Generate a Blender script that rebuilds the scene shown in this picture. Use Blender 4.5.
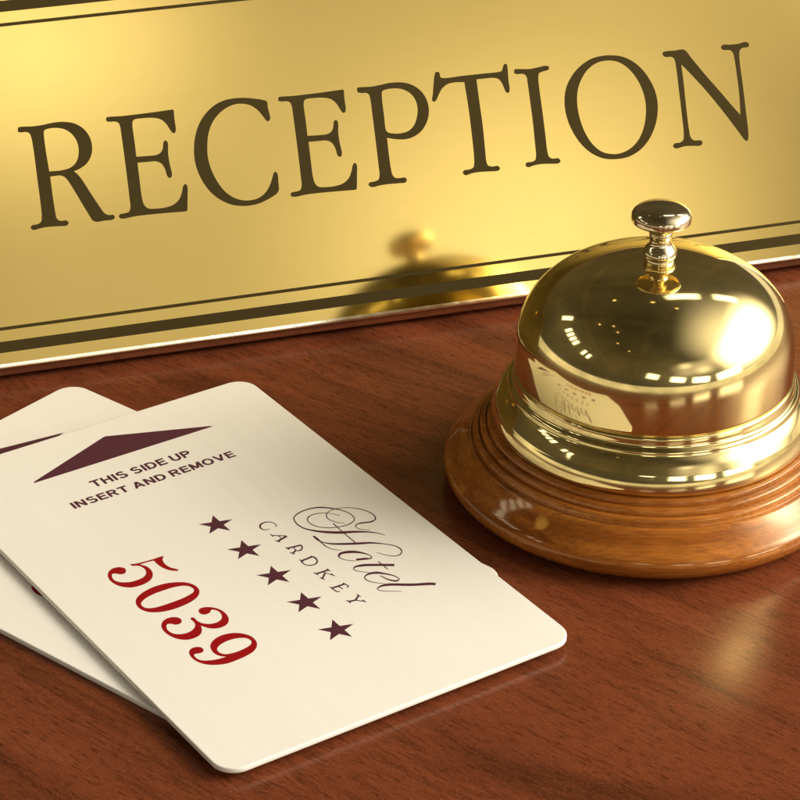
import bpy, bmesh, math
from mathutils import Vector, Matrix

for o in list(bpy.data.objects):
    bpy.data.objects.remove(o, do_unlink=True)
scene = bpy.context.scene
col = scene.collection
MM = 0.001
R = math.radians

# ------------------------------------------------------------------ camera
CAM_H, CAM_PITCH, FOCAL = 206.4863, 0.5128, 2723.8536 / 800.0   # mm, rad, focal / frame width
cam_d = bpy.data.cameras.new('camera')
cam = bpy.data.objects.new('camera', cam_d)
col.objects.link(cam)
cam.location = (0, 0, CAM_H * MM)
cam.rotation_euler = (math.pi / 2 - CAM_PITCH, 0, 0)
cam_d.sensor_fit = 'HORIZONTAL'
cam_d.sensor_width = 36.0
cam_d.lens = 36.0 * FOCAL
cam_d.clip_start = 0.01
cam_d.clip_end = 50.0
scene.camera = cam

# ------------------------------------------------------------------ world: the dim hall around the counter
world = bpy.data.worlds.new('World')
scene.world = world
world.use_nodes = True
wn, wl = world.node_tree.nodes, world.node_tree.links
wn.clear()
w_out = wn.new('ShaderNodeOutputWorld')
w_bg = wn.new('ShaderNodeBackground')
w_tc = wn.new('ShaderNodeTexCoord')
w_sep = wn.new('ShaderNodeSeparateXYZ')
w_map = wn.new('ShaderNodeMapRange')
w_map.inputs['From Min'].default_value = -1.0
w_map.inputs['From Max'].default_value = 1.0
w_ramp = wn.new('ShaderNodeValToRGB')
WORLD_STOPS = [(0.00, (0.30, 0.24, 0.15)), (0.46, (0.46, 0.38, 0.25)), (0.485, (1.0, 0.88, 0.64)),
               (0.540, (1.0, 0.88, 0.64)), (0.550, (0.060, 0.052, 0.036)), (0.68, (0.085, 0.066, 0.036)),
               (0.80, (0.085, 0.066, 0.034)), (1.00, (0.040, 0.033, 0.016))]
w_ramp.color_ramp.elements[0].position = WORLD_STOPS[0][0]
w_ramp.color_ramp.elements[0].color = (*WORLD_STOPS[0][1], 1)
w_ramp.color_ramp.elements[1].position = WORLD_STOPS[-1][0]
w_ramp.color_ramp.elements[1].color = (*WORLD_STOPS[-1][1], 1)
for p_, c_ in WORLD_STOPS[1:-1]:
    e_ = w_ramp.color_ramp.elements.new(p_)
    e_.color = (*c_, 1)
wl.new(w_tc.outputs['Generated'], w_sep.inputs[0])
wl.new(w_sep.outputs['Z'], w_map.inputs['Value'])
wl.new(w_map.outputs[0], w_ramp.inputs[0])
w_noise = wn.new('ShaderNodeTexNoise')              # uneven plaster and timber of the ceiling
w_noise.inputs['Scale'].default_value = 2.6
w_noise.inputs['Detail'].default_value = 3.0
wl.new(w_tc.outputs['Generated'], w_noise.inputs['Vector'])
w_div = wn.new('ShaderNodeVectorMath')
w_div.operation = 'DIVIDE'
w_zz = wn.new('ShaderNodeMath')
w_zz.operation = 'MAXIMUM'
w_zz.inputs[1].default_value = 0.08
w_cmb = wn.new('ShaderNodeCombineXYZ')
wl.new(w_sep.outputs['Z'], w_zz.inputs[0])
for k_ in 'XYZ':
    wl.new(w_zz.outputs[0], w_cmb.inputs[k_])
wl.new(w_tc.outputs['Generated'], w_div.inputs[0])
wl.new(w_cmb.outputs[0], w_div.inputs[1])
w_rot = wn.new('ShaderNodeMapping')
w_rot.inputs['Rotation'].default_value = (0, 0, R(20))
wl.new(w_div.outputs[0], w_rot.inputs[0])
w_brick = wn.new('ShaderNodeTexBrick')              # coffers of the flat ceiling overhead
w_brick.offset = 0.0
for k_, v_ in (('Scale', 1.0), ('Mortar Size', 0.07), ('Mortar Smooth', 0.6), ('Brick Width', 0.85), ('Row Height', 0.85)):
    w_brick.inputs[k_].default_value = v_
w_brick.inputs['Color1'].default_value = (0.92, 0.92, 0.92, 1)
w_brick.inputs['Color2'].default_value = (1.03, 1.0, 0.97, 1)
w_brick.inputs['Mortar'].default_value = (1.24, 1.16, 1.02, 1)
wl.new(w_rot.outputs[0], w_brick.inputs['Vector'])
w_nr = wn.new('ShaderNodeMapRange')
w_nr.inputs['From Min'].default_value = 0.3
w_nr.inputs['From Max'].default_value = 0.7
w_nr.inputs['To Min'].default_value = 0.65
w_nr.inputs['To Max'].default_value = 1.4
wl.new(w_noise.outputs['Fac'], w_nr.inputs['Value'])
w_up = wn.new('ShaderNodeMath')
w_up.operation = 'GREATER_THAN'
w_up.inputs[1].default_value = 0.22
wl.new(w_sep.outputs['Z'], w_up.inputs[0])
w_m1 = wn.new('ShaderNodeMix'); w_m1.data_type = 'RGBA'; w_m1.blend_type = 'MULTIPLY'
wl.new(w_up.outputs[0], w_m1.inputs[0])
wl.new(w_ramp.outputs[0], w_m1.inputs[6])
wl.new(w_brick.outputs['Color'], w_m1.inputs[7])
w_m2 = wn.new('ShaderNodeVectorMath'); w_m2.operation = 'SCALE'
wl.new(w_m1.outputs[2], w_m2.inputs[0])
wl.new(w_nr.outputs[0], w_m2.inputs['Scale'])
wl.new(w_m2.outputs[0], w_bg.inputs['Color'])
w_bg.inputs['Strength'].default_value = 0.9
wl.new(w_bg.outputs[0], w_out.inputs[0])

# ------------------------------------------------------------------ lamps: window light and ceiling lamps of the hall, with added fill lamps
BELL = Vector((36.51, 343.81, 0.0))          # mm, foot of the bell's axis


def lamp(name, az, el, dist, w, h, radiance, colour=(1.0, 0.90, 0.70), soft=0.0, roll=0.0, centre=None):
    """A rectangular lamp seen from the bell at azimuth az (0 = towards the camera, 90 = right) and elevation el."""
    d = bpy.data.lights.new(name, 'AREA')
    d.shape = 'RECTANGLE'
    d.size, d.size_y = w, h
    d.color = colour
    d.energy = radiance * w * h * 4.0
    o = bpy.data.objects.new(name, d)
    col.objects.link(o)
    a, e = R(az), R(el)
    v = Vector((math.sin(a) * math.cos(e), -math.cos(a) * math.cos(e), math.sin(e)))
    c = (centre or BELL + Vector((0, 0, 25))) * MM
    o.location = c + v * dist
    q = v.to_track_quat('Z', 'Y').to_matrix().to_4x4() @ Matrix.Rotation(R(roll), 4, 'Z')
    o.rotation_euler = q.to_euler()
    if soft > 0:                               # a lamp behind a diffuser: brightest in the middle
        d.use_nodes = True
        n, l = d.node_tree.nodes, d.node_tree.links
        em = n['Emission']
        g = n.new('ShaderNodeNewGeometry')
        s = n.new('ShaderNodeSeparateXYZ')
        l.new(g.outputs['Parametric'], s.inputs[0])

        def edge(sock):
            m1 = n.new('ShaderNodeMath'); m1.operation = 'SUBTRACT'; m1.inputs[1].default_value = 0.5
            l.new(sock, m1.inputs[0])
            m2 = n.new('ShaderNodeMath'); m2.operation = 'ABSOLUTE'
            l.new(m1.outputs[0], m2.inputs[0])
            m3 = n.new('ShaderNodeMapRange'); m3.interpolation_type = 'SMOOTHSTEP'
            m3.inputs['From Min'].default_value = 0.5
            m3.inputs['From Max'].default_value = 0.5 - soft * 0.5
            l.new(m2.outputs[0], m3.inputs['Value'])
            return m3.outputs[0]
        mm = n.new('ShaderNodeMath'); mm.operation = 'MULTIPLY'
        l.new(edge(s.outputs['X']), mm.inputs[0])
        l.new(edge(s.outputs['Y']), mm.inputs[1])
        l.new(mm.outputs[0], em.inputs['Strength'])
    return o


def direction(az, el):
    a, e = R(az), R(el)
    return Vector((math.sin(a) * math.cos(e), -math.cos(a) * math.cos(e), math.sin(e)))


def pane(corners, radiance, dist=1.25, soft=0.25, colour=(1.0, 0.95, 0.80)):
    """A window pane given by the directions of its corners (upper left, upper right, lower right, lower left)."""
    c = [BELL * MM + Vector((0, 0, 0.030)) + direction(*q) * dist for q in corners]
    mid = (c[0] + c[1] + c[2] + c[3]) / 4
    xa = ((c[1] + c[2]) - (c[0] + c[3])) / 2
    ya = ((c[0] + c[1]) - (c[2] + c[3])) / 2
    o = lamp('window_pane', 0, 0, 1, xa.length, ya.length, radiance, colour, soft=soft)
    z = (mid - (BELL * MM + Vector((0, 0, 0.030)))).normalized()
    x = (xa - z * xa.dot(z)).normalized()
    y = z.cross(x)
    o.matrix_world = Matrix(((x.x, y.x, z.x, mid.x), (x.y, y.y, z.y, mid.y), (x.z, y.z, z.z, mid.z), (0, 0, 0, 1)))
    return o


WARM = (1.0, 0.90, 0.765)
lamp('key_window', 94, 29, 1.0, 1.75, 1.0, 8.0, WARM, soft=0.95)
lamp('key_window_core', 83, 27, 0.98, 0.52, 0.48, 11.5, WARM, soft=0.9)
lamp('added_glow_fill', 88, 45, 1.15, 2.0, 1.75, 1.2, WARM, soft=1.0)  # added lamp, no window: widens the glow round the dome's highlight
lamp('plate_fill', 31, 29, 1.4, 1.10, 0.62, 0.44, WARM, soft=0.7)  # added broad fill for the sign plate to mirror, no real window
lamp('plate_fill', 37.0, 25, 1.38, 0.44, 0.40, 0.62, WARM, soft=1.0)  # added soft fill, gives the plate its bright middle band
lamp('plate_fill', 22.5, 34.5, 1.38, 0.36, 0.30, 0.72, WARM, soft=1.0)  # added soft fill, gives the plate its bright upper left corner
pane([(171.2, 57.5), (150.3, 49.1), (143.6, 54.4), (170.0, 63.5)], 3.0, soft=0.45)
pane([(147.8, 46.9), (136.5, 36.2), (129.3, 37.5), (140.4, 51.3)], 3.0, soft=0.45)
pane([(130.4, 35.0), (126.1, 30.4), (119.3, 27.4), (121.2, 34.6)], 3.0, soft=0.45)
pane([(-12.4, 26.4), (-0.5, 24.6), (-0.5, 14.2), (-12.7, 17.4)], 2.6, soft=0.45)
pane([(6.9, 21.6), (20.7, 18.3), (20.9, 9.4), (6.6, 12.6)], 4.0, soft=0.45)
pane([(24.8, 17.4), (40.7, 14.9), (40.2, 5.0), (24.0, 8.7)], 6.5, soft=0.45)
pane([(44, 15.5), (70, 15.0), (70, 4.0), (44, 4.0)], 7.0, soft=0.5)  # added strip lamp, no pane: brightens the sign plate's lower edge
pane([(-120.6, 32.2), (-117.9, 41.8), (-111.2, 41.2), (-116.1, 31.7)], 2.5)
for k in range(4):
    a0, a1 = -104 + k * 5.6, -104 + k * 5.6 + 4.4
    pane([(a0, 38.5 - k * 0.8), (a1, 38.0 - k * 0.8), (a1, 30.0 - k), (a0, 30.8 - k)], 3.0, soft=0.5)
pane([(-73.5, 32.5), (-69.5, 32.0), (-69.5, 23.5), (-73.5, 24)], 3.0, soft=0.5)
pane([(-67.5, 31.0), (-63.5, 30.5), (-63.5, 22.5), (-67.5, 23)], 3.0, soft=0.5)
for az, el, L in [(-152, 58.6, 3.5), (-100, 58.6, 2.8), (-92, 66.6, 2.4), (-54, 56.4, 2.2), (-74, 66, 2.4), (178, 66, 3.5), (150, 69, 2.6), (-35, 52, 2.2)]:
    o_ = lamp('ceiling_lamp', az, el, 1.25, 0.050, 0.030, L, (1.0, 0.66, 0.28), soft=1.0)
    o_.data.shape = 'ELLIPSE'

# ------------------------------------------------------------------ exposure
vs = scene.view_settings
vs.view_transform = 'Standard'
vs.look = 'None'
vs.exposure = 0.12
vs.gamma = 1.0
vs.use_curve_mapping = False
scene.cycles.max_bounces = 10
scene.cycles.glossy_bounces = 6
scene.cycles.sample_clamp_indirect = 6.0

# ------------------------------------------------------------------ lettering outlines, mm on their own plates
LETTERS = {
    'R': [[(54.622,39.185),(54.742,39.546),(55.222,39.608),(56.971,39.476),(58.63,39.519),(60.308,39.678),(61.958,39.605),(63.559,39.161),(64.852,38.186),(65.621,36.844),(65.827,35.402),(65.541,34.017),(64.707,32.815),(63.536,32.104),(62.465,31.76,1),(62.943,31.253),(63.527,30.308),(64.635,27.973),(65.755,25.703),(66.332,24.683),(66.882,24.33),(67.706,24.227),(67.864,23.804),(67.489,23.518),(66.171,23.517),(64.852,23.491),(64.301,23.821),(63.928,24.578),(63.019,26.632),(61.936,29.13),(61.193,30.637),(60.784,31.112),(60.226,31.368),(59.4,31.396),(58.638,31.37,1),(58.623,28.353),(58.666,25.751),(58.771,24.794),(59.256,24.355),(60.266,24.277),(60.519,23.867),(60.157,23.486),(59.024,23.534),(57.143,23.651),(55.948,23.565),(54.871,23.464),(54.524,23.861),(54.808,24.203),(55.693,24.281),(56.255,24.588),(56.474,25.315),(56.568,27.19),(56.597,31.663),(56.626,36.131),(56.518,37.907),(56.313,38.471),(55.805,38.718),(54.984,38.743),(54.629,38.902)],
          [(58.565,38.021),(58.691,38.594),(59.361,38.822),(60.659,38.79),(61.801,38.469),(62.873,37.637),(63.532,36.38),(63.66,35.066),(63.327,33.688),(62.683,32.82),(61.784,32.337),(60.451,32.143),(58.61,32.199,1),(58.522,35.319)]],
    'E': [[(96.486,39.213),(96.579,39.539),(97.107,39.599),(98.874,39.496),(100.609,39.493),(103.844,39.514),(107.199,39.595,1),(107.38,39.454,1),(107.306,37.988),(107.277,36.298),(107.047,35.889),(106.727,35.925),(106.415,36.396),(105.822,37.552),(105.049,38.292),(103.973,38.631),(102.251,38.777),(100.872,38.692),(100.567,38.269),(100.497,35.385),(100.459,32.905,1),(102.434,32.796),(103.809,32.829),(104.537,33.227),(104.879,33.913),(105.05,34.619),(105.362,34.897),(105.681,34.667),(105.723,34.057),(105.562,32.866),(105.582,31.17),(105.725,29.458),(105.513,28.999),(105.116,29.022),(104.897,29.435),(104.731,30.423),(104.236,31.376),(103.421,31.81),(102.059,31.873),(100.501,31.935,1),(100.473,29.355),(100.47,26.215),(100.659,25.225),(101.2,24.627),(102.543,24.416),(104.043,24.427),(105.331,24.707),(106.3,25.391),(106.89,26.411),(107.282,27.456),(107.641,27.704),(107.899,27.382),(107.706,25.585),(107.403,23.534,1),(107.183,23.391,1),(102.927,23.57),(99.199,23.638),(96.824,23.518),(96.442,23.806),(96.598,24.221),(97.554,24.322),(98.147,24.491),(98.433,25.133),(98.497,26.694),(98.564,31.752),(98.567,36.33),(98.533,37.898),(98.363,38.471),(97.904,38.74),(96.927,38.826),(96.526,38.968)]],
    'C': [[(94.579,39.101),(94.634,38.062),(94.773,36.365),(94.524,35.985),(94.16,36.027),(93.85,36.471),(93.042,37.764),(91.944,38.729),(90.535,39.2),(89.061,39.176),(87.252,38.474),(85.594,37.062),(84.568,35.269),(84.078,33.295),(83.916,31.401),(84.187,29.455),(84.89,27.455),(85.883,25.777),(87.079,24.671),(88.462,24.021),(89.913,23.843),(91.299,24.082),(92.513,24.848),(93.418,26.062),(93.944,27.203),(94.244,27.769),(94.524,27.831),(94.77,27.464),(94.731,26.265),(94.65,24.949),(94.309,24.437),(93.112,23.812),(91.301,23.192),(89.8,23.016),(88.337,23.1),(86.677,23.521),(85.088,24.436),(83.791,25.673),(82.785,27.232),(82.068,29.112),(81.75,31.061),(81.881,33.076),(82.33,34.933),(83.25,36.855),(84.554,38.376),(86.172,39.505),(87.712,40.047),(89.444,40.186),(91.144,40.065),(92.818,39.732),(94.004,39.406)]],
    'P': [[(109.566,39.265),(109.685,39.591),(110.193,39.631),(111.937,39.532),(113.46,39.628),(114.991,39.772),(116.749,39.698),(118.215,39.315),(119.616,38.428),(120.589,37.174),(121.055,35.537),(120.936,34.087),(120.366,32.689),(119.313,31.47),(117.944,30.727),(116.517,30.48),(115.023,30.654),(113.486,31.053,1),(113.436,28.627),(113.46,26.19),(113.588,25.079),(113.946,24.549),(114.683,24.387),(115.567,24.378),(115.871,24),(115.585,23.571),(114.572,23.572),(112.812,23.639),(111.294,23.604),(109.895,23.506),(109.418,23.88),(109.621,24.269),(110.514,24.355),(111.175,24.591),(111.436,25.217),(111.489,26.913),(111.543,31.037),(111.565,34.919),(111.566,37.344),(111.456,38.205),(111.105,38.583),(110.19,38.686),(109.641,38.894)],
          [(113.554,38.089),(113.724,38.604),(114.483,38.81),(115.87,38.8),(117.095,38.517),(118.258,37.753),(118.992,36.624),(119.189,35.262),(118.937,33.951),(118.334,32.68),(117.331,31.822),(116.027,31.535),(114.897,31.594),(113.801,31.892),(113.48,32.318),(113.466,34.457)]],
    'T': [[(121.803,36.183),(122.033,37.133),(122.754,40.222),(123.013,40.632),(123.42,40.636),(123.633,40.32),(123.684,39.753),(124.217,39.547),(127.41,39.559),(131.251,39.524),(133.565,39.513),(134.15,39.645),(134.44,40.275),(134.753,40.682),(135.124,40.568),(135.18,39.825),(135.08,38.118),(135.041,36.28),(134.792,35.964),(134.443,36.053),(134.209,36.619),(133.847,37.765),(133.293,38.44),(132.421,38.659),(131.141,38.704),(129.68,38.719,1),(129.689,35.535),(129.738,31.116),(129.618,26.958),(129.593,25.242),(129.819,24.625),(130.506,24.371),(131.41,24.386),(131.739,23.953),(131.433,23.596),(130.149,23.627),(128.108,23.749),(126.816,23.684),(125.717,23.521),(125.369,23.98),(125.673,24.336),(126.654,24.39),(127.252,24.638),(127.487,25.247),(127.638,26.947),(127.713,30.371),(127.727,34.288),(127.577,38.513,1),(126.008,38.64),(124.712,38.491),(123.742,37.917),(123.036,37.02),(122.486,36.155),(122.125,35.927)]],
    'I': [[(136.203,39.303),(136.373,39.604),(137.019,39.606),(138.805,39.409),(140.374,39.507),(141.818,39.619),(142.253,39.373),(142.118,38.945),(141.182,38.753),(140.452,38.538),(140.208,37.875),(140.135,36.159),(140.179,32.211),(140.172,28.263),(140.155,25.796),(140.317,24.862),(140.836,24.455),(141.869,24.381),(142.202,23.946),(141.89,23.562),(140.594,23.618),(138.794,23.783),(137.483,23.693),(136.554,23.533),(136.133,23.879),(136.345,24.298),(137.312,24.355),(137.913,24.58),(138.138,25.293),(138.219,27.258),(138.322,30.945),(138.297,34.642),(138.271,37.353),(138.206,38.221),(137.801,38.684),(136.654,38.811),(136.241,39.004)]],
    'O': [[(153.175,40.096),(154.968,39.702),(156.692,38.768),(158.216,37.283),(159.41,35.284),(160.128,33.087),(160.202,30.834),(159.53,28.167),(158.158,25.832),(156.347,24.174),(154.099,23.194),(151.703,23.055),(149.645,23.424),(147.688,24.526),(146.082,26.252),(144.828,28.628),(144.175,31.177),(144.158,33.403),(144.707,35.564),(146.012,37.518),(147.779,39.004),(149.733,39.902),(151.606,40.168)],
          [(152.802,39.269),(154.324,38.829),(155.765,37.752),(156.994,36.051),(157.794,34.096),(158.135,32.066),(158.005,30.088),(157.357,27.795),(156.167,25.816),(154.538,24.512),(152.61,23.918),(151.168,23.989),(149.532,24.556),(148.132,25.888),(147.084,27.87),(146.473,30.17),(146.291,32.542),(146.625,34.855),(147.462,36.616),(148.85,38.193),(150.684,39.154)]],
    'N': [[(162.156,39.307),(162.332,39.636),(163.007,39.713),(164.333,39.668),(165.803,39.683),(166.3,39.405),(167.079,38.221),(169.098,35.248),(171.604,31.836),(173.653,28.967),(174.577,27.78,1),(174.797,31.099),(174.8,34.616),(174.726,37.134),(174.59,38.153),(174.117,38.656),(172.929,38.835),(172.583,39.273),(172.904,39.664),(174.238,39.57),(175.584,39.55),(177.224,39.699),(177.629,39.279),(177.383,38.853),(176.291,38.771),(175.837,38.394),(175.604,37.038),(175.637,32.764),(175.617,28.491),(175.451,23.727),(175.129,23.336),(174.779,23.554),(173.93,24.912),(171.479,28.839),(168.773,32.781),(166.484,35.738),(165.215,37.251,1),(165.242,34.426),(165.151,29.687),(165.17,26.181),(165.297,25.115),(165.809,24.529),(166.996,24.39),(167.265,23.982),(166.886,23.55),(165.688,23.616),(164.101,23.752),(162.473,23.568),(162.013,23.923),(162.318,24.412),(163.258,24.452),(163.889,24.779),(164.157,25.798),(164.231,28.792),(164.258,33.038),(164.252,37.033),(164.135,38.168),(163.796,38.629),(162.49,38.822)]],
}
E_SHIFT = (-27.901, -0.037)
DIGITS = {
    '5': [[(13.241,37.267),(13.43,37.209),(13.87,37.41),(14.876,37.589),(16.367,37.751),(17.466,37.773),(18.081,37.811,1),(18.045,38.158,1),(17.704,38.425),(17.445,39.084),(17.352,40.095),(17.557,40.995),(17.97,41.666),(18.167,42.072),(17.926,42.246),(17.49,41.955),(16.938,41.253),(16.559,40.239),(16.44,39.182),(16.461,38.152,1),(15.593,38.005),(14.383,37.966,1),(14.866,38.746),(15.013,39.759),(14.745,40.948),(14.016,41.974),(13.015,42.509),(11.773,42.64),(10.658,42.406),(9.796,41.712),(9.183,40.558),(9.035,39.11),(9.404,37.848),(10.058,37.07),(10.938,36.742),(11.737,37),(12.179,37.629),(11.987,38.354),(11.511,38.796),(10.921,38.646),(10.502,38.124),(10.122,37.962),(9.766,38.391),(9.549,39.452),(9.938,40.311),(10.826,40.963),(11.945,41.197),(13.109,41.068),(13.904,40.539),(14.288,39.733),(14.335,38.851),(13.969,38.088),(13.336,37.667)]],
    '0': [[(16.543,44.737),(17.419,45.41),(18.045,46.515),(18.08,47.822),(17.581,48.824),(16.688,49.559),(15.405,50.027),(13.735,50.23),(12.081,50.147),(10.645,49.685),(9.571,48.854),(9.06,47.556),(9.221,46.204),(9.879,45.175),(11.007,44.45),(12.572,44.007),(14.16,43.96),(15.557,44.261)],
          [(16.782,45.974),(17.366,46.602),(17.489,47.428),(17.203,47.981),(16.381,48.322),(14.988,48.575),(13.09,48.632),(11.581,48.564),(10.468,48.347),(9.817,47.856),(9.638,47.066),(9.877,46.495),(10.747,45.899),(12.363,45.5),(14.095,45.467),(15.598,45.574)]],
    '3': [[(16.771,52.251),(17.498,52.88),(18.003,53.885),(18.106,55.171),(17.775,56.392),(17.096,57.23),(16.163,57.552),(15.193,57.362),(14.463,56.762),(13.882,55.691,1),(13.471,56.67),(12.751,57.465),(11.755,57.732),(10.65,57.531),(9.848,56.801),(9.288,55.64),(9.112,54.195),(9.406,52.884),(10.11,52.009),(10.909,51.679),(11.757,51.812),(12.345,52.404),(12.348,53.211),(11.826,53.723),(11.195,53.618),(10.788,53.118),(10.375,52.901),(9.938,53.323),(9.672,54.284),(9.933,55.307),(10.65,55.926),(11.601,56.134),(12.623,55.822),(13.319,55.145),(13.532,54.372),(13.521,53.504),(13.846,53.288),(14.065,53.578),(14.042,54.425),(14.368,55.33),(15.2,56.026),(16.129,56.157),(16.938,55.835),(17.457,55.028),(17.57,54.091),(17.329,53.437),(16.982,53.177),(16.439,53.628),(15.637,53.672),(15.253,53.128),(15.414,52.366),(15.975,52.012)]],
    '9': [[(16.774,59.662),(17.576,60.394),(18.16,61.488),(18.17,62.76),(17.702,63.847),(16.694,64.706),(15.394,65.086),(13.774,65.245),(12.277,65.208),(10.929,64.666),(9.909,63.824),(9.271,62.578),(9.153,61.208),(9.471,60.176),(10.037,59.665),(10.739,59.632),(11.289,59.998),(11.361,60.741),(10.906,61.187),(10.263,61.118),(9.799,61.003),(9.585,61.771),(9.845,62.631),(10.574,63.198),(11.683,63.635),(12.99,63.789,1),(12.405,63.179),(12.097,62.145),(12.388,60.729),(13.139,59.832),(14.221,59.29),(15.499,59.209)],
          [(16.838,61.115),(17.453,61.637),(17.618,62.393),(17.314,63.031),(16.57,63.373),(15.217,63.585),(13.901,63.484),(13.064,63.093),(12.738,62.35),(12.902,61.627),(13.554,61.087),(14.741,60.759),(15.945,60.802)]],
}
SCRIPT_STROKES = [
    ('H', [(44.3,42.507,0.099),(43.699,41.457,0.1),(42.75,40.622,0.136),(41.584,40.131,0.166),(40.43,40.296,0.168),(39.777,41.074,0.123),(39.732,42.252,0.152),(40.3,43.512,0.164),(41.389,44.437,0.166),(42.894,45.038,0.165),(44.323,45.106,0.187),(45.385,44.605,0.119),(45.801,43.466,0.134),(45.608,42.117,0.16),(44.932,40.85,0.201),(43.959,39.712,0.272),(42.97,38.931,0.307),(41.358,38.472,0.233),(39.778,38.644,0.212),(38.503,39.419,0.149),(38.049,40.931,0.184),(38.244,42.463,0.219),(39.069,43.81,0.327),(40.326,45.125,0.496),(42.036,46.382,0.563),(43.759,47.29,0.464),(45.468,48.547,0.264),(46.315,49.508,0.163),(46.776,50.41,0.096)]),
    ('H', [(43.787,44.629,0.099),(42.821,43.503,0.13),(42.473,42.061,0.133),(43.031,41.013,0.114),(44.171,40.548,0.129),(45.413,40.762,0.136),(46.661,41.469,0.136),(47.65,42.577,0.167),(48.284,43.898,0.159),(48.398,45.194,0.155),(47.948,46.109,0.162),(47.034,46.307,0.294),(45.927,45.892,0.298),(45.045,45.787,0.185),(44.589,46.166,0.11),(44.67,47.019,0.13),(45.776,48.075,0.099)]),
    ('H', [(42.381,43.733,0.164),(42.272,46.34,0.137),(42.254,49.689,0.164)]),
    ('H', [(38.302,44.968,0.246),(38.295,45.873,0.357),(38.318,46.991,0.164),(38.309,48.318,0.145),(38.671,49.379,0.127),(39.515,50.329,0.096)]),
    ('H', [(38.384,46.721,0.125),(38.686,47.393,0.192),(39.276,48.1,0.326),(40.699,49.125,0.425),(42.684,50.25,0.457),(44.069,51.015,0.36),(45.257,52.08,0.195),(46.208,53.183,0.159),(46.624,54.359,0.172),(46.386,55.252,0.123),(45.753,55.762,0.165),(45.122,55.768,0.161),(44.237,55.024,0.128),(43.351,53.582,0.095)]),
    ('o', [(39.773,53.758,0.105),(38.655,52.675,0.138),(38.357,51.544,0.174),(39.054,50.986,0.438),(40.401,51.371,0.569),(41.543,52.43,0.35),(42.155,53.774,0.129),(41.906,54.33,0.164),(41.014,53.949,0.457),(39.945,53.492,0.422)]),
    ('t', [(43.607,57.575,0.49),(41.756,56.301,0.49),(39.956,55.229,0.489),(38.876,54.973,0.301),(38.387,55.276,0.114),(38.546,56.01,0.137),(39.878,57.439,0.103)]),
    ('t', [(42.257,55.538,0.149),(42.269,57.944,0.148)]),
    ('e', [(40.523,58.701,0.128),(40.876,60.055,0.232),(41.59,61.027,0.344),(42.18,60.923,0.123),(42.1,59.917,0.198),(41.322,58.692,0.309),(40.351,57.754,0.486),(39.257,57.525,0.295),(38.48,57.922,0.132),(38.409,58.828,0.16),(38.991,59.834,0.136),(39.938,60.793,0.102)]),
    ('l', [(45.628,64.745,0.443),(45.267,64.34,0.548),(42.939,63.078,0.513),(40.119,61.202,0.513),(39.014,61,0.293),(38.383,61.277,0.116),(38.531,61.907,0.135),(40.778,63.607,0.102)]),
]
CAPTION_STROKES = [
    ('C', [(35.159,39.982,0.121),(35.426,39.7,0.116),(35.318,38.703,0.149),(34.593,38.128,0.23),(33.734,38.25,0.249),(33.21,38.961,0.206),(33.37,39.757,0.189),(34.166,40.011,0.114)]),
    ('A', [(35.135,42.897,0.189),(33.529,41.645,0.19)]),
    ('A', [(35.149,42.951,0.314),(33.414,43.386,0.347)]),
    ('A', [(34.234,42.16,0.12),(34.164,43.205,0.119)]),
    ('A', [(33.484,41.251,0.163),(33.539,42.017,0.162)]),
    ('A', [(33.23,42.991,0.179),(33.548,43.746,0.179)]),
    ('R', [(33.524,45.711,0.331),(35.514,46.047,0.332)]),
    ('R', [(35.492,45.852,0.194),(35.529,46.327,0.205),(35.247,46.858,0.189),(34.737,47.146,0.251),(34.283,46.889,0.171),(34.434,45.958,0.11)]),
    ('R', [(34.362,46.762,0.245),(33.438,47.265,0.275)]),
    ('R', [(33.479,45.323,0.165),(33.598,46.164,0.165)]),
    ('R', [(33.327,46.834,0.175),(33.608,47.6,0.175)]),
    ('D', [(33.425,49.564,0.317),(35.274,49.466,0.319)]),
    ('D', [(35.136,49.196,0.179),(35.429,49.746,0.265),(35.369,50.593,0.175),(34.82,51.243,0.217),(33.97,51.25,0.219),(33.418,50.706,0.173),(33.353,49.605,0.157)]),
    ('D', [(33.42,49.118,0.164),(33.541,49.906,0.164)]),
    ('K', [(33.338,53.454,0.317),(35.366,53.582,0.319)]),
    ('K', [(34.367,53.529,0.14),(35.128,54.993,0.14)]),
    ('K', [(34.614,53.955,0.224),(33.48,54.938,0.223)]),
    ('K', [(33.333,53.015,0.166),(33.519,53.836,0.165)]),
    ('K', [(33.37,54.518,0.168),(33.622,55.378,0.167)]),
    ('K', [(35.124,54.556,0.161),(35.225,55.319,0.16)]),
    ('K', [(35.323,53.203,0.16),(35.408,53.96,0.16)]),
    ('E', [(33.226,57.696,0.311),(35.274,57.772,0.312)]),
    ('E', [(33.253,57.286,0.159),(33.489,58.854,0.202),(33.862,58.889,0.139)]),
    ('E', [(34.246,57.775,0.164),(34.456,58.686,0.163)]),
    ('E', [(35.265,57.421,0.16),(35.424,58.559,0.163),(35.068,58.751,0.116)]),
    ('Y', [(33.396,61.718,0.312),(34.397,61.962,0.313)]),
    ('Y', [(34.346,61.97,0.236),(35.367,61.253,0.237)]),
    ('Y', [(34.397,61.962,0.175),(35.218,62.846,0.174)]),
    ('Y', [(33.359,61.271,0.157),(33.498,62.207,0.157)]),
    ('Y', [(35.331,60.804,0.157),(35.441,61.641,0.157)]),
    ('Y', [(35.215,62.422,0.155),(35.298,63.152,0.155)]),
]

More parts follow.
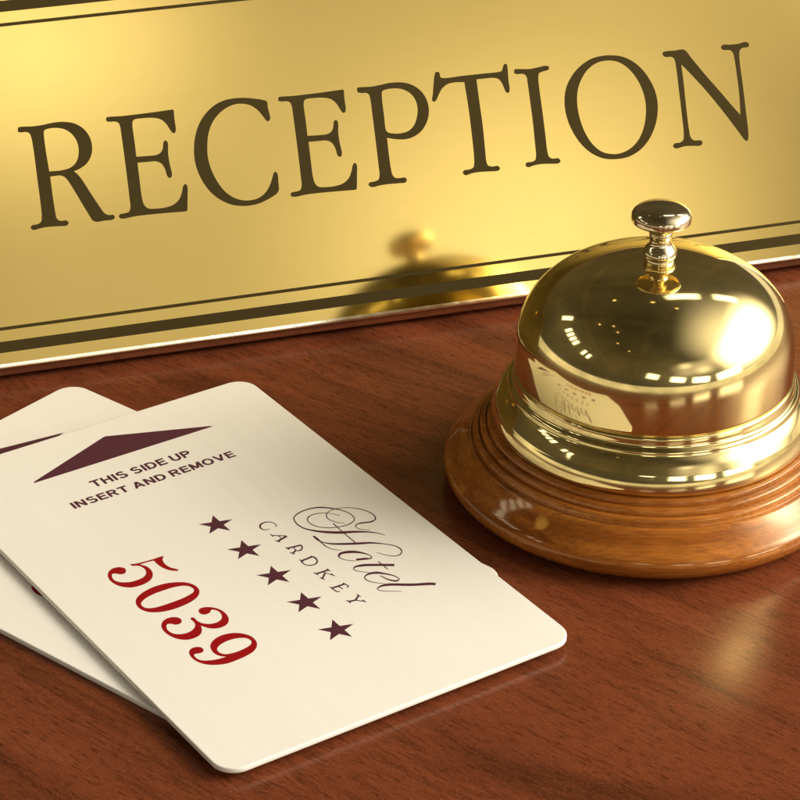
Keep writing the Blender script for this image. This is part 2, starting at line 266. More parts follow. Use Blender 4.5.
# ------------------------------------------------------------------ materials
class NT:
    def __init__(self, name):
        self.m = bpy.data.materials.new(name)
        self.m.use_nodes = True
        self.n = self.m.node_tree.nodes
        self.l = self.m.node_tree.links
        self.p = self.n['Principled BSDF']

    def new(self, t, **kw):
        nd = self.n.new(t)
        for k, v in kw.items():
            setattr(nd, k, v)
        return nd

    def link(self, a, b):
        self.l.new(a, b)

    def set(self, **kw):
        for k, v in kw.items():
            self.p.inputs[k.replace('_', ' ')].default_value = v

    def coords(self, scale=(1, 1, 1), rot=(0, 0, 0), kind='Object'):
        tc = self.new('ShaderNodeTexCoord')
        mp = self.new('ShaderNodeMapping')
        mp.inputs['Scale'].default_value = scale
        mp.inputs['Rotation'].default_value = rot
        self.link(tc.outputs[kind], mp.inputs[0])
        return mp.outputs[0]

    def noise(self, vec, scale, detail=4, rough=0.55, distort=0.0):
        nd = self.new('ShaderNodeTexNoise')
        nd.inputs['Scale'].default_value = scale
        nd.inputs['Detail'].default_value = detail
        nd.inputs['Roughness'].default_value = rough
        nd.inputs['Distortion'].default_value = distort
        self.link(vec, nd.inputs['Vector'])
        return nd.outputs['Fac']

    def ramp(self, fac, stops):
        nd = self.new('ShaderNodeValToRGB')
        cr = nd.color_ramp
        cr.elements[0].position, cr.elements[0].color = stops[0][0], (*stops[0][1], 1)
        cr.elements[1].position, cr.elements[1].color = stops[-1][0], (*stops[-1][1], 1)
        for p, c in stops[1:-1]:
            e = cr.elements.new(p)
            e.color = (*c, 1)
        self.link(fac, nd.inputs[0])
        return nd.outputs['Color']

    def rng(self, fac, a, b, c, d):
        nd = self.new('ShaderNodeMapRange')
        for k, v in zip(('From Min', 'From Max', 'To Min', 'To Max'), (a, b, c, d)):
            nd.inputs[k].default_value = v
        self.link(fac, nd.inputs['Value'])
        return nd.outputs[0]

    def mix(self, fac, a, b, mode='MIX'):
        nd = self.new('ShaderNodeMix', data_type='RGBA', blend_type=mode)
        if isinstance(fac, (int, float)):
            nd.inputs[0].default_value = fac
        else:
            self.link(fac, nd.inputs[0])
        for v, i in ((a, 6), (b, 7)):
            if isinstance(v, tuple):
                nd.inputs[i].default_value = (*v, 1)
            else:
                self.link(v, nd.inputs[i])
        return nd.outputs[2]

    def bump(self, h, strength, dist):
        nd = self.new('ShaderNodeBump')
        nd.inputs['Strength'].default_value = strength
        nd.inputs['Distance'].default_value = dist
        self.link(h, nd.inputs['Height'])
        self.link(nd.outputs[0], self.p.inputs['Normal'])


def wood_material(name, rot, mid, dark, light, spec=0.33, gloss=0.19, speck=1.0):
    t = NT(name)
    v = t.coords((1, 1, 1), rot)

    def stretched(s):
        m = t.new('ShaderNodeMapping')
        m.inputs['Scale'].default_value = s
        t.link(v, m.inputs[0])
        return m.outputs[0]
    streak = t.noise(stretched((7, 48, 48)), 1.6, 6, 0.62, 1.1)      # long soft grain
    base = t.ramp(streak, [(0.18, dark), (0.44, mid), (0.58, mid), (0.82, light)])
    fig = t.noise(stretched((11, 52, 60)), 0.8, 3, 0.6, 2.2)         # broad dark figure
    c1 = t.mix(t.rng(fig, 0.49, 0.70, 0.0, 0.75), base, dark)
    vein = t.noise(stretched((14, 120, 60)), 0.9, 4, 0.6, 1.0)       # narrow dark veins
    vf = t.new('ShaderNodeMath', operation='SUBTRACT')
    vf.inputs[1].default_value = 0.5
    t.link(vein, vf.inputs[0])
    va = t.new('ShaderNodeMath', operation='ABSOLUTE')
    t.link(vf.outputs[0], va.inputs[0])
    c1 = t.mix(t.rng(va.outputs[0], 0.0, 0.022, 0.42 * speck, 0.0), c1, dark)
    pore = t.noise(stretched((420, 2300, 900)), 1.0, 3, 0.65)        # fine pores along the grain
    c2 = t.mix(t.rng(pore, 0.50, 0.74, 0.0, 0.78 * speck), c1, tuple(x * 0.40 for x in dark))
    speckle = t.noise(v, 2600, 2, 0.5)
    c3 = t.mix(t.rng(speckle, 0.54, 0.80, 0.0, 0.34 * speck), c2, tuple(min(1, x * 1.7) for x in light))
    t.link(c3, t.p.inputs['Base Color'])
    wear = t.noise(v, 38, 5, 0.6)                                    # varnish a little duller in places
    t.link(t.rng(wear, 0.3, 0.7, gloss * 0.8, gloss * 1.25), t.p.inputs['Roughness'])
    t.p.inputs['Specular IOR Level'].default_value = spec
    t.p.inputs['Specular Tint'].default_value = (1.0, 0.74, 0.52, 1)
    t.bump(pore, 0.10, 0.00006)
    return t.m


GRAIN = R(41)
M_TABLE = wood_material('varnished_counter_wood', (0, 0, GRAIN), (0.172, 0.0455, 0.0170), (0.056, 0.0150, 0.0066), (0.235, 0.070, 0.027))
M_BOARD = wood_material('sign_board_wood', (0, 0, 0), (0.120, 0.030, 0.011), (0.060, 0.016, 0.007), (0.165, 0.044, 0.017), 0.12, 0.35, 0.5)


def brass(name, colour, rough, tarnish=0.06):
    t = NT(name)
    v = t.coords()
    n = t.noise(v, 90, 4, 0.6)
    t.link(t.mix(t.rng(n, 0.35, 0.75, 0.0, 1.0), colour, tuple(c * (1 - tarnish) for c in colour)), t.p.inputs['Base Color'])
    n2 = t.noise(v, 420, 3, 0.6)
    t.link(t.rng(n2, 0.3, 0.8, rough * 0.7, rough * 1.6), t.p.inputs['Roughness'])
    t.set(Metallic=1.0)
    g2 = t.new('ShaderNodeBsdfAnisotropic')            # faint haze of fine polishing scratches
    g2.inputs['Color'].default_value = (*colour, 1)
    g2.inputs['Roughness'].default_value = 0.36
    mx = t.new('ShaderNodeMixShader')
    mx.inputs[0].default_value = 0.10
    t.link(t.p.outputs[0], mx.inputs[1])
    t.link(g2.outputs[0], mx.inputs[2])
    t.link(mx.outputs[0], t.n['Material Output'].inputs[0])
    return t.m


M_BRASS = brass('polished_brass', (0.82, 0.675, 0.31), 0.055)
M_STEM = brass('pale_brass', (0.76, 0.65, 0.43), 0.07)


def plate_material():
    t = NT('satin_gold_plate')
    v = t.coords((40, 900, 900))
    n = t.noise(v, 1.0, 3, 0.6)
    t.link(t.mix(n, (0.86, 0.66, 0.215), (0.83, 0.63, 0.20)), t.p.inputs['Base Color'])
    t.set(Metallic=1.0)
    sm = t.noise(t.coords(), 55, 4, 0.6)                 # faint polish haze
    t.link(t.rng(sm, 0.3, 0.75, 0.075, 0.105), t.p.inputs['Roughness'])
    return t.m


M_PLATE = plate_material()
M_BEVEL = brass('painted_highlight_bevel', (0.96, 0.88, 0.68), 0.20, 0.02)  # paler than the plate: the edge's highlight is put into the colour


def flat_material(name, colour, rough=0.5, spec=0.3, vary=0.0):
    t = NT(name)
    v = t.coords()
    n = t.noise(v, 900, 3, 0.6)
    t.link(t.mix(n, colour, tuple(c * (1 - vary) for c in colour)), t.p.inputs['Base Color'])
    t.set(Roughness=rough)
    t.p.inputs['Specular IOR Level'].default_value = spec
    return t.m


M_ENAMEL = flat_material('dark_olive_enamel', (0.054, 0.039, 0.0115), 0.7, 0.05, 0.15)
M_MAROON = flat_material('maroon_ink', (0.088, 0.024, 0.038), 0.55, 0.12, 0.10)
M_RED = flat_material('red_ink', (0.300, 0.0025, 0.006), 0.55, 0.12, 0.08)


def card_material():
    t = NT('cream_card_plastic')
    v = t.coords((700, 9, 9), (0, 0, R(0)))
    n = t.noise(v, 1.0, 4, 0.6, 0.4)
    v2 = t.coords((1, 1, 1))
    n2 = t.noise(v2, 60, 3, 0.5)
    c = t.mix(t.rng(n, 0.3, 0.75, 0, 1), (0.88, 0.86, 0.795), (0.855, 0.83, 0.765))
    c = t.mix(t.rng(n2, 0.35, 0.7, 0, 0.25), c, (0.825, 0.80, 0.73))
    t.link(c, t.p.inputs['Base Color'])
    t.set(Roughness=0.38)
    t.p.inputs['Specular IOR Level'].default_value = 0.4
    t.bump(n, 0.05, 0.00003)
    return t.m


M_CARD = card_material()
M_CARD_EDGE = flat_material('white_card_edge', (0.86, 0.84, 0.78), 0.4, 0.4)


def bell_wood():
    t = NT('lacquered_orange_wood')
    v = t.coords((13, 120, 520), (0, 0, R(-8)))
    n = t.noise(v, 1.0, 6, 0.6, 0.5)
    base = t.ramp(n, [(0.26, (0.13, 0.034, 0.006)), (0.42, (0.30, 0.092, 0.014)), (0.56, (0.41, 0.140, 0.022)), (0.75, (0.55, 0.215, 0.042))])
    v2 = t.coords((240, 2600, 2600), (0, 0, R(-8)))
    p = t.noise(v2, 1.0, 3, 0.55)
    c = t.mix(t.rng(p, 0.44, 0.74, 0, 0.6), base, (0.13, 0.035, 0.007))
    # one pale knot on the front of the base
    tc = t.new('ShaderNodeTexCoord')
    d = t.new('ShaderNodeVectorMath', operation='DISTANCE')
    d.inputs[1].default_value = (-0.0168, -0.0222, 0.0058)
    t.link(tc.outputs['Object'], d.inputs[0])
    kn = t.noise(tc.outputs['Object'], 900, 3, 0.6)
    ad = t.new('ShaderNodeMath', operation='MULTIPLY_ADD')
    t.link(kn, ad.inputs[0])
    ad.inputs[1].default_value = 0.0014
    t.link(d.outputs['Value'], ad.inputs[2])
    c = t.mix(t.rng(ad.outputs[0], 0.0013, 0.0020, 0.8, 0.0), c, (0.66, 0.34, 0.06))
    t.link(c, t.p.inputs['Base Color'])
    t.set(Roughness=0.085, IOR=1.5)
    t.p.inputs['Specular IOR Level'].default_value = 0.6
    t.p.inputs['Specular Tint'].default_value = (1.0, 0.84, 0.58, 1)
    t.bump(p, 0.06, 0.00006)
    return t.m


M_BELLWOOD = bell_wood()


# ------------------------------------------------------------------ mesh helpers
def link_mesh(name, me, mat, parent=None, smooth=False):
    if mat and not me.materials:
        me.materials.append(mat)
    if smooth:
        for p in me.polygons:
            p.use_smooth = True
    o = bpy.data.objects.new(name, me)
    col.objects.link(o)
    if parent:
        o.parent = parent
    return o


def empty(name, loc, rotz=0.0):
    o = bpy.data.objects.new(name, None)
    o.empty_display_size = 0.02
    col.objects.link(o)
    o.location = loc
    o.rotation_euler = (0, 0, rotz)
    return o


def spline(pts, sub=5, closed=True):
    """Catmull-Rom through pts; points carrying a third value 1 are sharp corners."""
    n = len(pts)
    out = []
    rng = range(n) if closed else range(n - 1)
    for i in rng:
        p1, p2 = pts[i], pts[(i + 1) % n]
        p0 = pts[(i - 1) % n] if (closed or i > 0) else p1
        p3 = pts[(i + 2) % n] if (closed or i + 2 < n) else p2
        if len(p1) > 2 and p1[2]:
            p0 = p1
        if len(p2) > 2 and p2[2]:
            p3 = p2
        d01, d12, d23 = (max(1e-6, math.dist(a[:2], b[:2])) ** 0.5 for a, b in ((p0, p1), (p1, p2), (p2, p3)))
        for k in range(sub):
            t = k / sub
            q = []
            for a in (0, 1):
                if d01 < 2e-3:
                    m1 = p2[a] - p1[a]
                else:
                    m1 = d12 * ((p1[a] - p0[a]) / d01 - (p2[a] - p0[a]) / (d01 + d12) + (p2[a] - p1[a]) / d12)
                if d23 < 2e-3:
                    m2 = p2[a] - p1[a]
                else:
                    m2 = d12 * ((p2[a] - p1[a]) / d12 - (p3[a] - p1[a]) / (d12 + d23) + (p3[a] - p2[a]) / d23)
                h = (2 * t**3 - 3 * t**2 + 1, t**3 - 2 * t**2 + t, -2 * t**3 + 3 * t**2, t**3 - t**2)
                q.append(h[0] * p1[a] + h[1] * m1 + h[2] * p2[a] + h[3] * m2)
            out.append(tuple(q))
    if not closed:
        out.append(tuple(pts[-1][:2]))
    return out


def filled(loops, extrude=0.0):
    """A filled outline (holes by even-odd) as mesh data, coordinates in metres, in the XY plane."""
    cu = bpy.data.curves.new('outline', 'CURVE')
    cu.dimensions = '2D'
    cu.fill_mode = 'BOTH'
    cu.extrude = extrude
    for lp in loops:
        s = cu.splines.new('POLY')
        s.points.add(len(lp) - 1)
        for p, q in zip(s.points, lp):
            p.co = (q[0], q[1], 0, 1)
        s.use_cyclic_u = True
    o = bpy.data.objects.new('outline', cu)
    col.objects.link(o)
    dg = bpy.context.evaluated_depsgraph_get()
    me = bpy.data.meshes.new_from_object(o.evaluated_get(dg))
    me.materials.clear()
    bpy.data.objects.remove(o)
    bpy.data.curves.remove(cu)
    return me


def lathe(name, prof, mat, parent, seg=128, caps=True):
    """A turned body: prof is (radius, height) in mm from the bottom up."""
    verts, faces = [], []
    for r, z in prof:
        for k in range(seg):
            a = 2 * math.pi * k / seg
            verts.append((r * math.cos(a) * MM, r * math.sin(a) * MM, z * MM))
    for i in range(len(prof) - 1):
        for k in range(seg):
            a, b = i * seg + k, i * seg + (k + 1) % seg
            faces.append((a, b, b + seg, a + seg))
    if caps:
        faces.append(tuple(reversed(range(seg))))
        faces.append(tuple((len(prof) - 1) * seg + k for k in range(seg)))
    me = bpy.data.meshes.new(name)
    me.from_pydata(verts, [], faces)
    me.update()
    return link_mesh(name, me, mat, parent, smooth=True)


def smooth_profile(pts, sub=6):
    return spline(pts, sub, closed=False)


# ------------------------------------------------------------------ the counter top
def counter():
    bm = bmesh.new()
    x0, x1, y0, y1, z0, z1 = -420, 520, 60, 640, -38, 0
    vs_ = [bm.verts.new((x * MM, y * MM, z * MM)) for z in (z0, z1) for x, y in ((x0, y0), (x1, y0), (x1, y1), (x0, y1))]
    for f in ((3, 2, 1, 0), (4, 5, 6, 7), (0, 1, 5, 4), (1, 2, 6, 5), (2, 3, 7, 6), (3, 0, 4, 7)):
        bm.faces.new([vs_[i] for i in f])
    bmesh.ops.bevel(bm, geom=list(bm.edges), offset=4 * MM, segments=4, profile=0.5, affect='EDGES')
    me = bpy.data.meshes.new('counter_top')
    bm.to_mesh(me)
    o = link_mesh('counter_top', me, M_TABLE)
    o['kind'] = 'structure'
    o['label'] = 'varnished red-brown wooden counter top'
    return o


counter()

# ------------------------------------------------------------------ the sign
SIGN_YAW, SIGN_DIST, SIGN_TILT = 0.2901, 373.4331, 0.4691
T_MID = 116.0


def build_sign():
    e = Vector((math.cos(SIGN_YAW), math.sin(SIGN_YAW), 0))
    n = Vector((-math.sin(SIGN_YAW), math.cos(SIGN_YAW), 0))
    root = empty('reception_sign', (n * SIGN_DIST + e * T_MID) * MM, SIGN_YAW)
    root['label'] = 'gold metal plate sign reading RECEPTION, leaning back on a wooden block'
    root['category'] = 'sign'
    # the wooden block (profile in the plane across the sign), plate recess 0.8 mm behind the plate's face
    ct, st = math.cos(SIGN_TILT), math.sin(SIGN_TILT)

    def prof(s, d):                      # s up the slope, d behind the face -> (y, z)
        return (s * st + d * ct, s * ct - d * st)
    half = 84.0
    yb = (0.75 / ct)
    pts = [(yb + 2.6, 0.02), (yb + 2.4, 0.95), (yb + 0.95 * st / ct, 0.95), prof(64.0, 0.75), (prof(64.0, 0.75)[0] + 7.0, prof(64.0, 0.75)[1]), (prof(64.0, 0.75)[0] + 12.0, 0.02)]
    bm = bmesh.new()
    L_ = [bm.verts.new((-half * MM, y * MM, z * MM)) for y, z in pts]
    R_ = [bm.verts.new((half * MM, y * MM, z * MM)) for y, z in pts]
    bm.faces.new(L_)
    bm.faces.new(list(reversed(R_)))
    for i in range(6):
        j = (i + 1) % 6
        bm.faces.new((L_[j], L_[i], R_[i], R_[j]))
    bmesh.ops.recalc_face_normals(bm, faces=list(bm.faces))
    bmesh.ops.bevel(bm, geom=list(bm.edges), offset=0.3 * MM, segments=3, profile=0.5, affect='EDGES')
    me = bpy.data.meshes.new('backing_block')
    bm.to_mesh(me)
    link_mesh('backing_block', me, M_BOARD, root)

    # the plate: local x along the sign, y up the slope, z out of its face
    frame = Matrix(((1, 0, 0, 0), (0, st, -ct, 0), (0, ct, st, 0), (0, 0, 0, 1)))
    w2, s0, s1, th, rc = 82.0, 2.5439, 61.85, 0.75, 1.0
    loop = []
    for cx_, cy_, a0 in ((w2 - rc, s1 - rc, 0), (-w2 + rc, s1 - rc, 90), (-w2 + rc, s0 + rc, 180), (w2 - rc, s0 + rc, 270)):
        for k in range(5):
            a = R(a0 + k * 22.5)
            loop.append(((cx_ + rc * math.cos(a)) * MM, (cy_ + rc * math.sin(a)) * MM))
    bm = bmesh.new()
    # face, rounded arris, side, from the face backwards
    steps = [(0.80, 0.0), (0.55, 0.018), (0.30, 0.045), (0.16, 0.085), (0.06, 0.17), (0.0, 0.33), (0.0, th)]
    cx_, cy_ = 0.0, (s0 + s1) / 2 * MM
    rings = []
    for inset, dz in steps:
        ring = []
        for x, y in loop:
            kx = (w2 - inset) / w2
            ky = ((s1 - s0) / 2 - inset) / ((s1 - s0) / 2)
            ring.append(bm.verts.new((x * kx, cy_ + (y - cy_) * ky, -dz * MM)))
        rings.append(ring)
    bm.faces.new(rings[0])
    for a, b in zip(rings, rings[1:]):
        for i in range(len(a)):
            j = (i + 1) % len(a)
            bm.faces.new((a[i], b[i], b[j], a[j]))
    bmesh.ops.recalc_face_normals(bm, faces=list(bm.faces))
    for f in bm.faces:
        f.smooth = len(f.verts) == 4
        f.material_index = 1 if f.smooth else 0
    me = bpy.data.meshes.new('plate')
    me.materials.append(M_PLATE)
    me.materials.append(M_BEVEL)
    bm.to_mesh(me)
    plate = link_mesh('plate', me, M_PLATE, root)
    plate.matrix_local = frame
    plate['label'] = 'satin gold plate'

    def inlay(name, me_, label=None, dx=0.0, dy=0.0):
        o = link_mesh(name, me_, M_ENAMEL, plate)
        o.location = (dx * MM, dy * MM, 0.012 * MM)
        if label:
            o['label'] = label
        return o

    def frame_loop(inset):
        return [((sx * (w2 - inset)) * MM, y * MM) for sx, y in ((-1, s0 + inset), (1, s0 + inset), (1, s1 - inset), (-1, s1 - inset))]
    inlay('border_line', filled([frame_loop(2.54), frame_loop(4.27)], 0.01 * MM), 'thick dark border line')
    inlay('border_line', filled([frame_loop(6.00), frame_loop(6.52)], 0.01 * MM), 'thin dark border line')
    data = {}
    for ch, loops in LETTERS.items():
        data[ch] = filled([[((x - T_MID) * MM, y * MM) for x, y in spline(lp, 5)] for lp in loops], 0.01 * MM)
    for i, ch in enumerate('RECEPTION'):
        dx, dy = (E_SHIFT if i == 1 else (0, 0))
        inlay('letter', data[ch], 'dark letter ' + ch, dx, dy)


build_sign()

# ------------------------------------------------------------------ the key cards
CW, CH, CT, CR = 54.0, 85.6, 0.78, 3.18


def card_mesh():
    loop = []
    for cx_, cy_, a0 in ((CW / 2 - CR, CH / 2 - CR, 0), (-CW / 2 + CR, CH / 2 - CR, 90), (-CW / 2 + CR, -CH / 2 + CR, 180), (CW / 2 - CR, -CH / 2 + CR, 270)):
        for k in range(13):
            a = R(a0 + k * 7.5)
            loop.append((cx_ + CR * math.cos(a), cy_ + CR * math.sin(a)))
    bm = bmesh.new()
    steps = [(0.16, 0.0), (0.05, 0.03), (0.0, 0.12), (0.0, CT - 0.12), (0.05, CT - 0.03), (0.16, CT)]
    rings = []
    for inset, z in steps:
        rings.append([bm.verts.new((x * (1 - inset / (CW / 2)) * MM, y * (1 - inset / (CH / 2)) * MM, z * MM)) for x, y in loop])
    bm.faces.new(list(reversed(rings[0])))
    top = bm.faces.new(rings[-1])
    for i_, (a, b) in enumerate(zip(rings, rings[1:])):
        for i in range(len(a)):
            j = (i + 1) % len(a)
            f = bm.faces.new((a[i], a[j], b[j], b[i]))
            f.smooth = True
            f.material_index = 1 if i_ < 4 else 0
    me = bpy.data.meshes.new('card_body')
    me.materials.append(M_CARD)
    me.materials.append(M_CARD_EDGE)
    bm.to_mesh(me)
    return me


def uv2(u, v):
    return ((u - CW / 2) * MM, (CH / 2 - v) * MM)


def strokes_mesh(name, strokes):
    """Pen strokes as flat ribbons whose width swells and thins."""
    verts, faces = [], []
    for si, st in enumerate(strokes):
        c = spline([p[:2] for p in st], 6, closed=False)
        ws = [p[0] for p in spline([(p[2], 0) for p in st], 6, closed=False)] if len(st) > 2 else None
        if ws is None or len(ws) != len(c):
            ws = [st[0][2] + (st[-1][2] - st[0][2]) * i / (len(c) - 1) for i in range(len(c))]
        b0 = len(verts)
        for i, p in enumerate(c):
            a, b = c[max(0, i - 1)], c[min(len(c) - 1, i + 1)]
            d = Vector((b[0] - a[0], b[1] - a[1]))
            d = d.normalized() if d.length > 1e-9 else Vector((1, 0))
            nx, ny = -d.y * abs(ws[i]) * 0.6, d.x * abs(ws[i]) * 0.6
            for sg in (1, -1):
                q = uv2(p[0] + nx * sg, p[1] + ny * sg)
                verts.append((q[0], q[1], si * 0.0012 * MM))
        for i in range(len(c) - 1):
            k = b0 + 2 * i
            faces.append((k, k + 1, k + 3, k + 2))
    me = bpy.data.meshes.new(name)
    me.from_pydata(verts, [], faces)
    me.update()
    return me


# bold sans capitals: pen paths in a box of the given width, cap height 1
ARC = lambda cx, cy, rx, ry, a0, a1, n=14: [(cx + rx * math.cos(R(a0 + (a1 - a0) * k / n)), cy + ry * math.sin(R(a0 + (a1 - a0) * k / n))) for k in range(n + 1)]
PEN = 0.205
h_ = PEN / 2
SANS = {
    'T': (0.72, [[(0, 1 - h_), (0.72, 1 - h_)], [(0.36, 1), (0.36, 0)]]),
    'H': (0.76, [[(h_, 0), (h_, 1)], [(0.76 - h_, 0), (0.76 - h_, 1)], [(h_, 0.52), (0.76 - h_, 0.52)]]),
    'I': (0.19, [[(h_, 0), (h_, 1)]]),
    'S': (0.74, [ARC(0.36, 0.735, 0.245, 0.18, 20, 180) + ARC(0.36, 0.735, 0.245, 0.20, 185, 262, 6) + ARC(0.375, 0.265, 0.265, 0.27, 82, 0, 7) + ARC(0.375, 0.27, 0.265, 0.185, -5, -168)]),
    'D': (0.77, [[(h_, 0), (h_, 1)], [(h_, 1 - h_), (0.34, 1 - h_)] + ARC(0.34, 0.5, 0.335, 0.405, 84, -84) + [(0.34, h_), (h_, h_)]]),
    'E': (0.66, [[(h_, 0), (h_, 1)], [(h_, 1 - h_), (0.65, 1 - h_)], [(h_, 0.52), (0.61, 0.52)], [(h_, h_), (0.66, h_)]]),
    'U': (0.76, [[(h_, 1), (h_, 0.42)] + ARC(0.38, 0.38, 0.285, 0.295, 180, 360) + [(0.76 - h_, 0.42), (0.76 - h_, 1)]]),
    'P': (0.69, [[(h_, 0), (h_, 1)], [(h_, 1 - h_), (0.38, 1 - h_)] + ARC(0.38, 0.69, 0.215, 0.215, 84, -84) + [(0.38, 0.475 - 0.0), (h_, 0.475)]]),
    'N': (0.76, [[(h_, 0), (h_, 1)], [(0.76 - h_, 0), (0.76 - h_, 1)], [(h_ + 0.01, 0.98), (0.75 - h_, 0.02)]]),
    'R': (0.76, [[(h_, 0), (h_, 1)], [(h_, 1 - h_), (0.40, 1 - h_)] + ARC(0.40, 0.70, 0.215, 0.205, 84, -84) + [(0.40, 0.495), (h_, 0.495)], [(0.38, 0.47), (0.50, 0.30), (0.65, 0.0)]]),
    'A': (0.84, [[(0.10, 0), (0.42, 0.97)], [(0.74, 0), (0.42, 0.97)], [(0.20, 0.30), (0.64, 0.30)]]),
    'M': (0.90, [[(h_, 0), (h_, 1)], [(0.90 - h_, 0), (0.90 - h_, 1)], [(h_ + 0.02, 0.97), (0.45, 0.10)], [(0.88 - h_, 0.97), (0.45, 0.10)]]),
    'O': (0.86, [ARC(0.43, 0.5, 0.335, 0.415, 0, 360, 30)]),
    'V': (0.82, [[(0.09, 1), (0.41, 0.05)], [(0.73, 1), (0.41, 0.05)]]),
    ' ': (0.17, []),
}


def text_mesh(txt, u0, u1, base, cap):
    adv = sum(SANS[c][0] for c in txt) + 0.12 * (len(txt) - 1)
    sx = (u1 - u0) / adv
    verts, faces, x, layer = [], [], 0.0, 0
    for c in txt:
        wd, strokes = SANS[c]
        for si, st in enumerate(strokes):
            b0 = len(verts)
            closed = math.dist(st[0], st[-1]) < 1e-6 and len(st) > 3
            for i, p in enumerate(st):
                a = st[i - 1] if i else (st[-2] if closed else st[0])
                b = st[i + 1] if i + 1 < len(st) else (st[1] if closed else st[-1])
                d = Vector((b[0] - a[0], b[1] - a[1])).normalized()
                for sg in (1, -1):
                    q = uv2(u0 + (x + p[0] - d.y * h_ * sg) * sx, base - (p[1] + d.x * h_ * sg) * cap)
                    verts.append((q[0], q[1], si * 0.0012 * MM))
            for i in range(len(st) - 1):
                k = b0 + 2 * i
                faces.append((k, k + 2, k + 3, k + 1))
        x += wd + 0.12
    me = bpy.data.meshes.new('instruction_line')
    me.from_pydata(verts, [], faces)
    me.update()
    return me


def build_card(x, y, z, ang, label):
    root = empty('key_card', (x * MM, y * MM, z * MM), ang)
    root['label'] = label
    root['category'] = 'key card'
    root['group'] = 'hotel key cards'
    link_mesh('card_body', card_mesh(), None, root)
    zt = CT + 0.008

    def part(name, me, mat, label_=None):
        o = link_mesh(name, me, mat, root)
        o.location = (0, 0, zt * MM)
        if label_:
            o['label'] = label_
        return o
    part('printed_arrow', filled([[uv2(*p) for p in ((12.1, 10.2), (12.35, 9.95), (26.9, 4.1), (27.3, 4.1), (41.85, 10.1), (42.1, 10.4), (12.2, 10.32))]]),
         M_MAROON, 'flat maroon arrow head')
    part('instruction_line', text_mesh('THIS SIDE UP', 18.85, 35.3, 16.25, 1.9), M_MAROON, 'maroon capitals THIS SIDE UP')
    part('instruction_line', text_mesh('INSERT AND REMOVE', 13.75, 40.6, 19.95, 1.8), M_MAROON, 'maroon capitals INSERT AND REMOVE')
    star = []
    for k in range(10):
        r = 2.6 if k % 2 == 0 else 1.0
        a = R(36 * k)
        star.append((r * math.cos(a) * MM, r * math.sin(a) * MM))
    sm = filled([star])
    for i in range(5):
        v = 34.85 + (66.6 - 34.85) * i / 4
        o = part('printed_star', sm, M_MAROON)
        q = uv2(28.48, v)
        o.location = (q[0], q[1], zt * MM)
    for ch in '5039':
        part('printed_digit', filled([[uv2(a, b) for a, b in spline(lp, 5)] for lp in DIGITS[ch]]), M_RED, 'red digit ' + ch)
    for src, nm in ((SCRIPT_STROKES, 'script_letter'), (CAPTION_STROKES, 'caption_letter')):
        order = []
        for ch, _ in src:
            if ch not in order:
                order.append(ch)
        for ch in order:
            part(nm, strokes_mesh(nm, [s for c, s in src if c == ch]), M_MAROON, 'maroon letter ' + ch)
    return root


build_card(-35.35, 322.80, 0.02, 0.8789, 'cream key card lying underneath the other, mostly hidden by it')
build_card(-22.7932, 320.14, 1.0, 0.5872, 'cream hotel key card on top with red number 5039 and five stars')


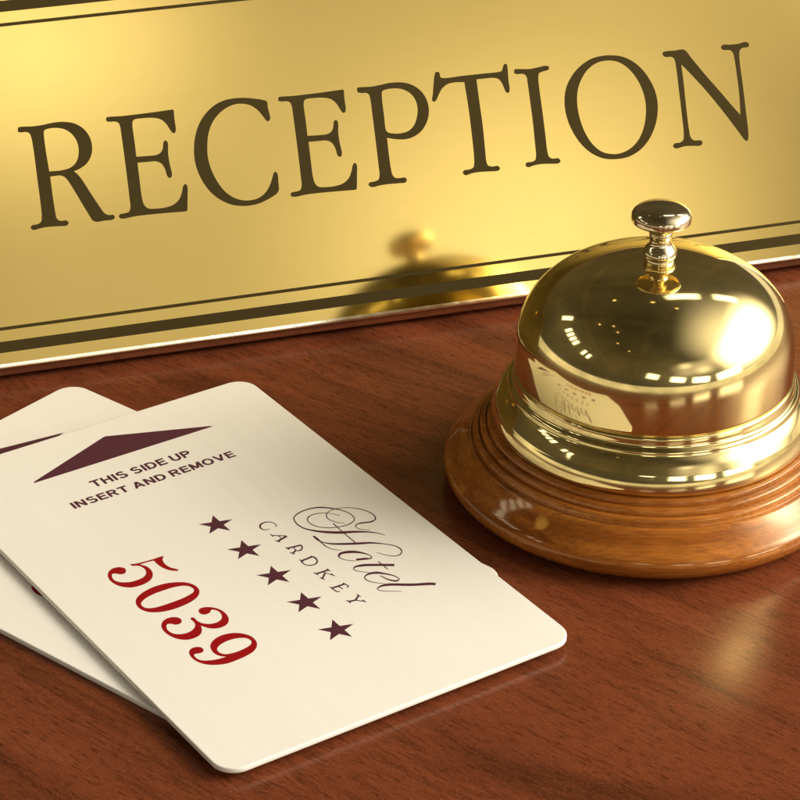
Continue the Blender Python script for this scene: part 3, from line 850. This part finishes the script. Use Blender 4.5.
# ------------------------------------------------------------------ the bell
def build_bell():
    root = empty('service_bell', BELL * MM)
    root['label'] = 'brass counter bell with push knob on a turned wooden base'
    root['category'] = 'bell'
    wood = smooth_profile([(27.2, 0.02), (27.9, 0.22), (28.7, 0.75), (29.4, 1.4), (29.9, 2.15), (30.12, 2.95), (30.0, 3.65), (29.6, 4.3), (28.95, 4.95), (28.2, 5.65), (27.45, 6.4), (26.95, 6.95), (26.65, 7.3)], 5) \
        + smooth_profile([(26.5, 7.4), (26.2, 7.38), (26.0, 7.28), (25.88, 7.35)], 3) \
        + smooth_profile([(25.92, 7.7), (25.86, 8.2), (25.58, 8.5), (25.2, 8.54)], 5) \
        + smooth_profile([(25.05, 8.36), (24.92, 8.26), (24.84, 8.38)], 3) \
        + smooth_profile([(24.88, 8.7), (24.8, 9.2), (24.5, 9.46), (24.15, 9.48)], 5) \
        + smooth_profile([(24.02, 9.32), (23.9, 9.24), (23.82, 9.35)], 3) \
        + smooth_profile([(23.85, 9.7), (23.72, 10.1), (23.4, 10.28), (20.0, 10.3)], 4)
    lathe('wooden_base', wood, M_BELLWOOD, root, 160)
    flange = smooth_profile([(22.6, 10.32), (23.05, 10.5), (23.28, 10.95), (23.3, 11.55), (23.18, 12.2), (22.97, 12.85), (22.78, 13.3)], 5) \
        + smooth_profile([(22.7, 13.52), (22.4, 14.02), (22.0, 14.65), (21.5, 15.28), (21.08, 15.7)], 5) \
        + smooth_profile([(20.98, 15.95), (20.95, 16.2), (20.75, 16.45), (20.45, 16.6), (20.25, 16.95), (20.18, 17.5), (20.05, 17.95), (19.7, 18.15), (19.0, 18.2)], 4)
    fl = lathe('brass_flange', flange, M_BRASS, root, 160)
    fl['label'] = 'stepped brass ring under the dome'
    dome = [(19.2, 18.0), (19.75, 18.05), (19.95, 18.3), (20.0, 18.8)]
    R0, z0, hz, n = 19.95, 22.0, 13.6, 2.25
    for k in range(49):
        t = math.pi / 2 * k / 48
        dome.append((max(0.05, R0 * math.cos(t) ** (2 / n)), z0 + hz * math.sin(t) ** (2 / n)))
    d = lathe('dome', dome, M_BRASS, root, 192)
    d['label'] = 'polished brass dome'
    stem = smooth_profile([(1.9, 35.3), (2.1, 35.5), (2.12, 35.85), (2.05, 36.1)], 3) \
        + smooth_profile([(2.3, 36.2), (2.42, 36.6), (2.34, 37.1), (2.0, 37.65), (1.62, 38.15), (1.5, 38.7), (1.55, 39.25), (1.62, 39.6), (1.58, 39.95), (1.35, 40.1)], 4) \
        + smooth_profile([(1.12, 40.2), (1.05, 40.7), (1.1, 41.8)], 3)
    s = lathe('plunger_stem', stem, M_STEM, root, 64)
    s['label'] = 'small turned metal stem'
    knob = smooth_profile([(1.0, 41.55), (2.8, 41.52), (3.75, 41.52), (4.05, 41.62), (4.2, 41.85), (4.24, 42.3), (4.2, 42.65), (4.08, 42.9)], 4)
    knob += smooth_profile([(4.0, 43.0), (3.6, 43.36), (3.0, 43.66), (2.2, 43.88), (1.2, 44.04), (0.4, 44.09), (0.05, 44.1)], 4)
    k = lathe('push_knob', knob, M_STEM, root, 96)
    k['label'] = 'flat round push knob'


build_bell()
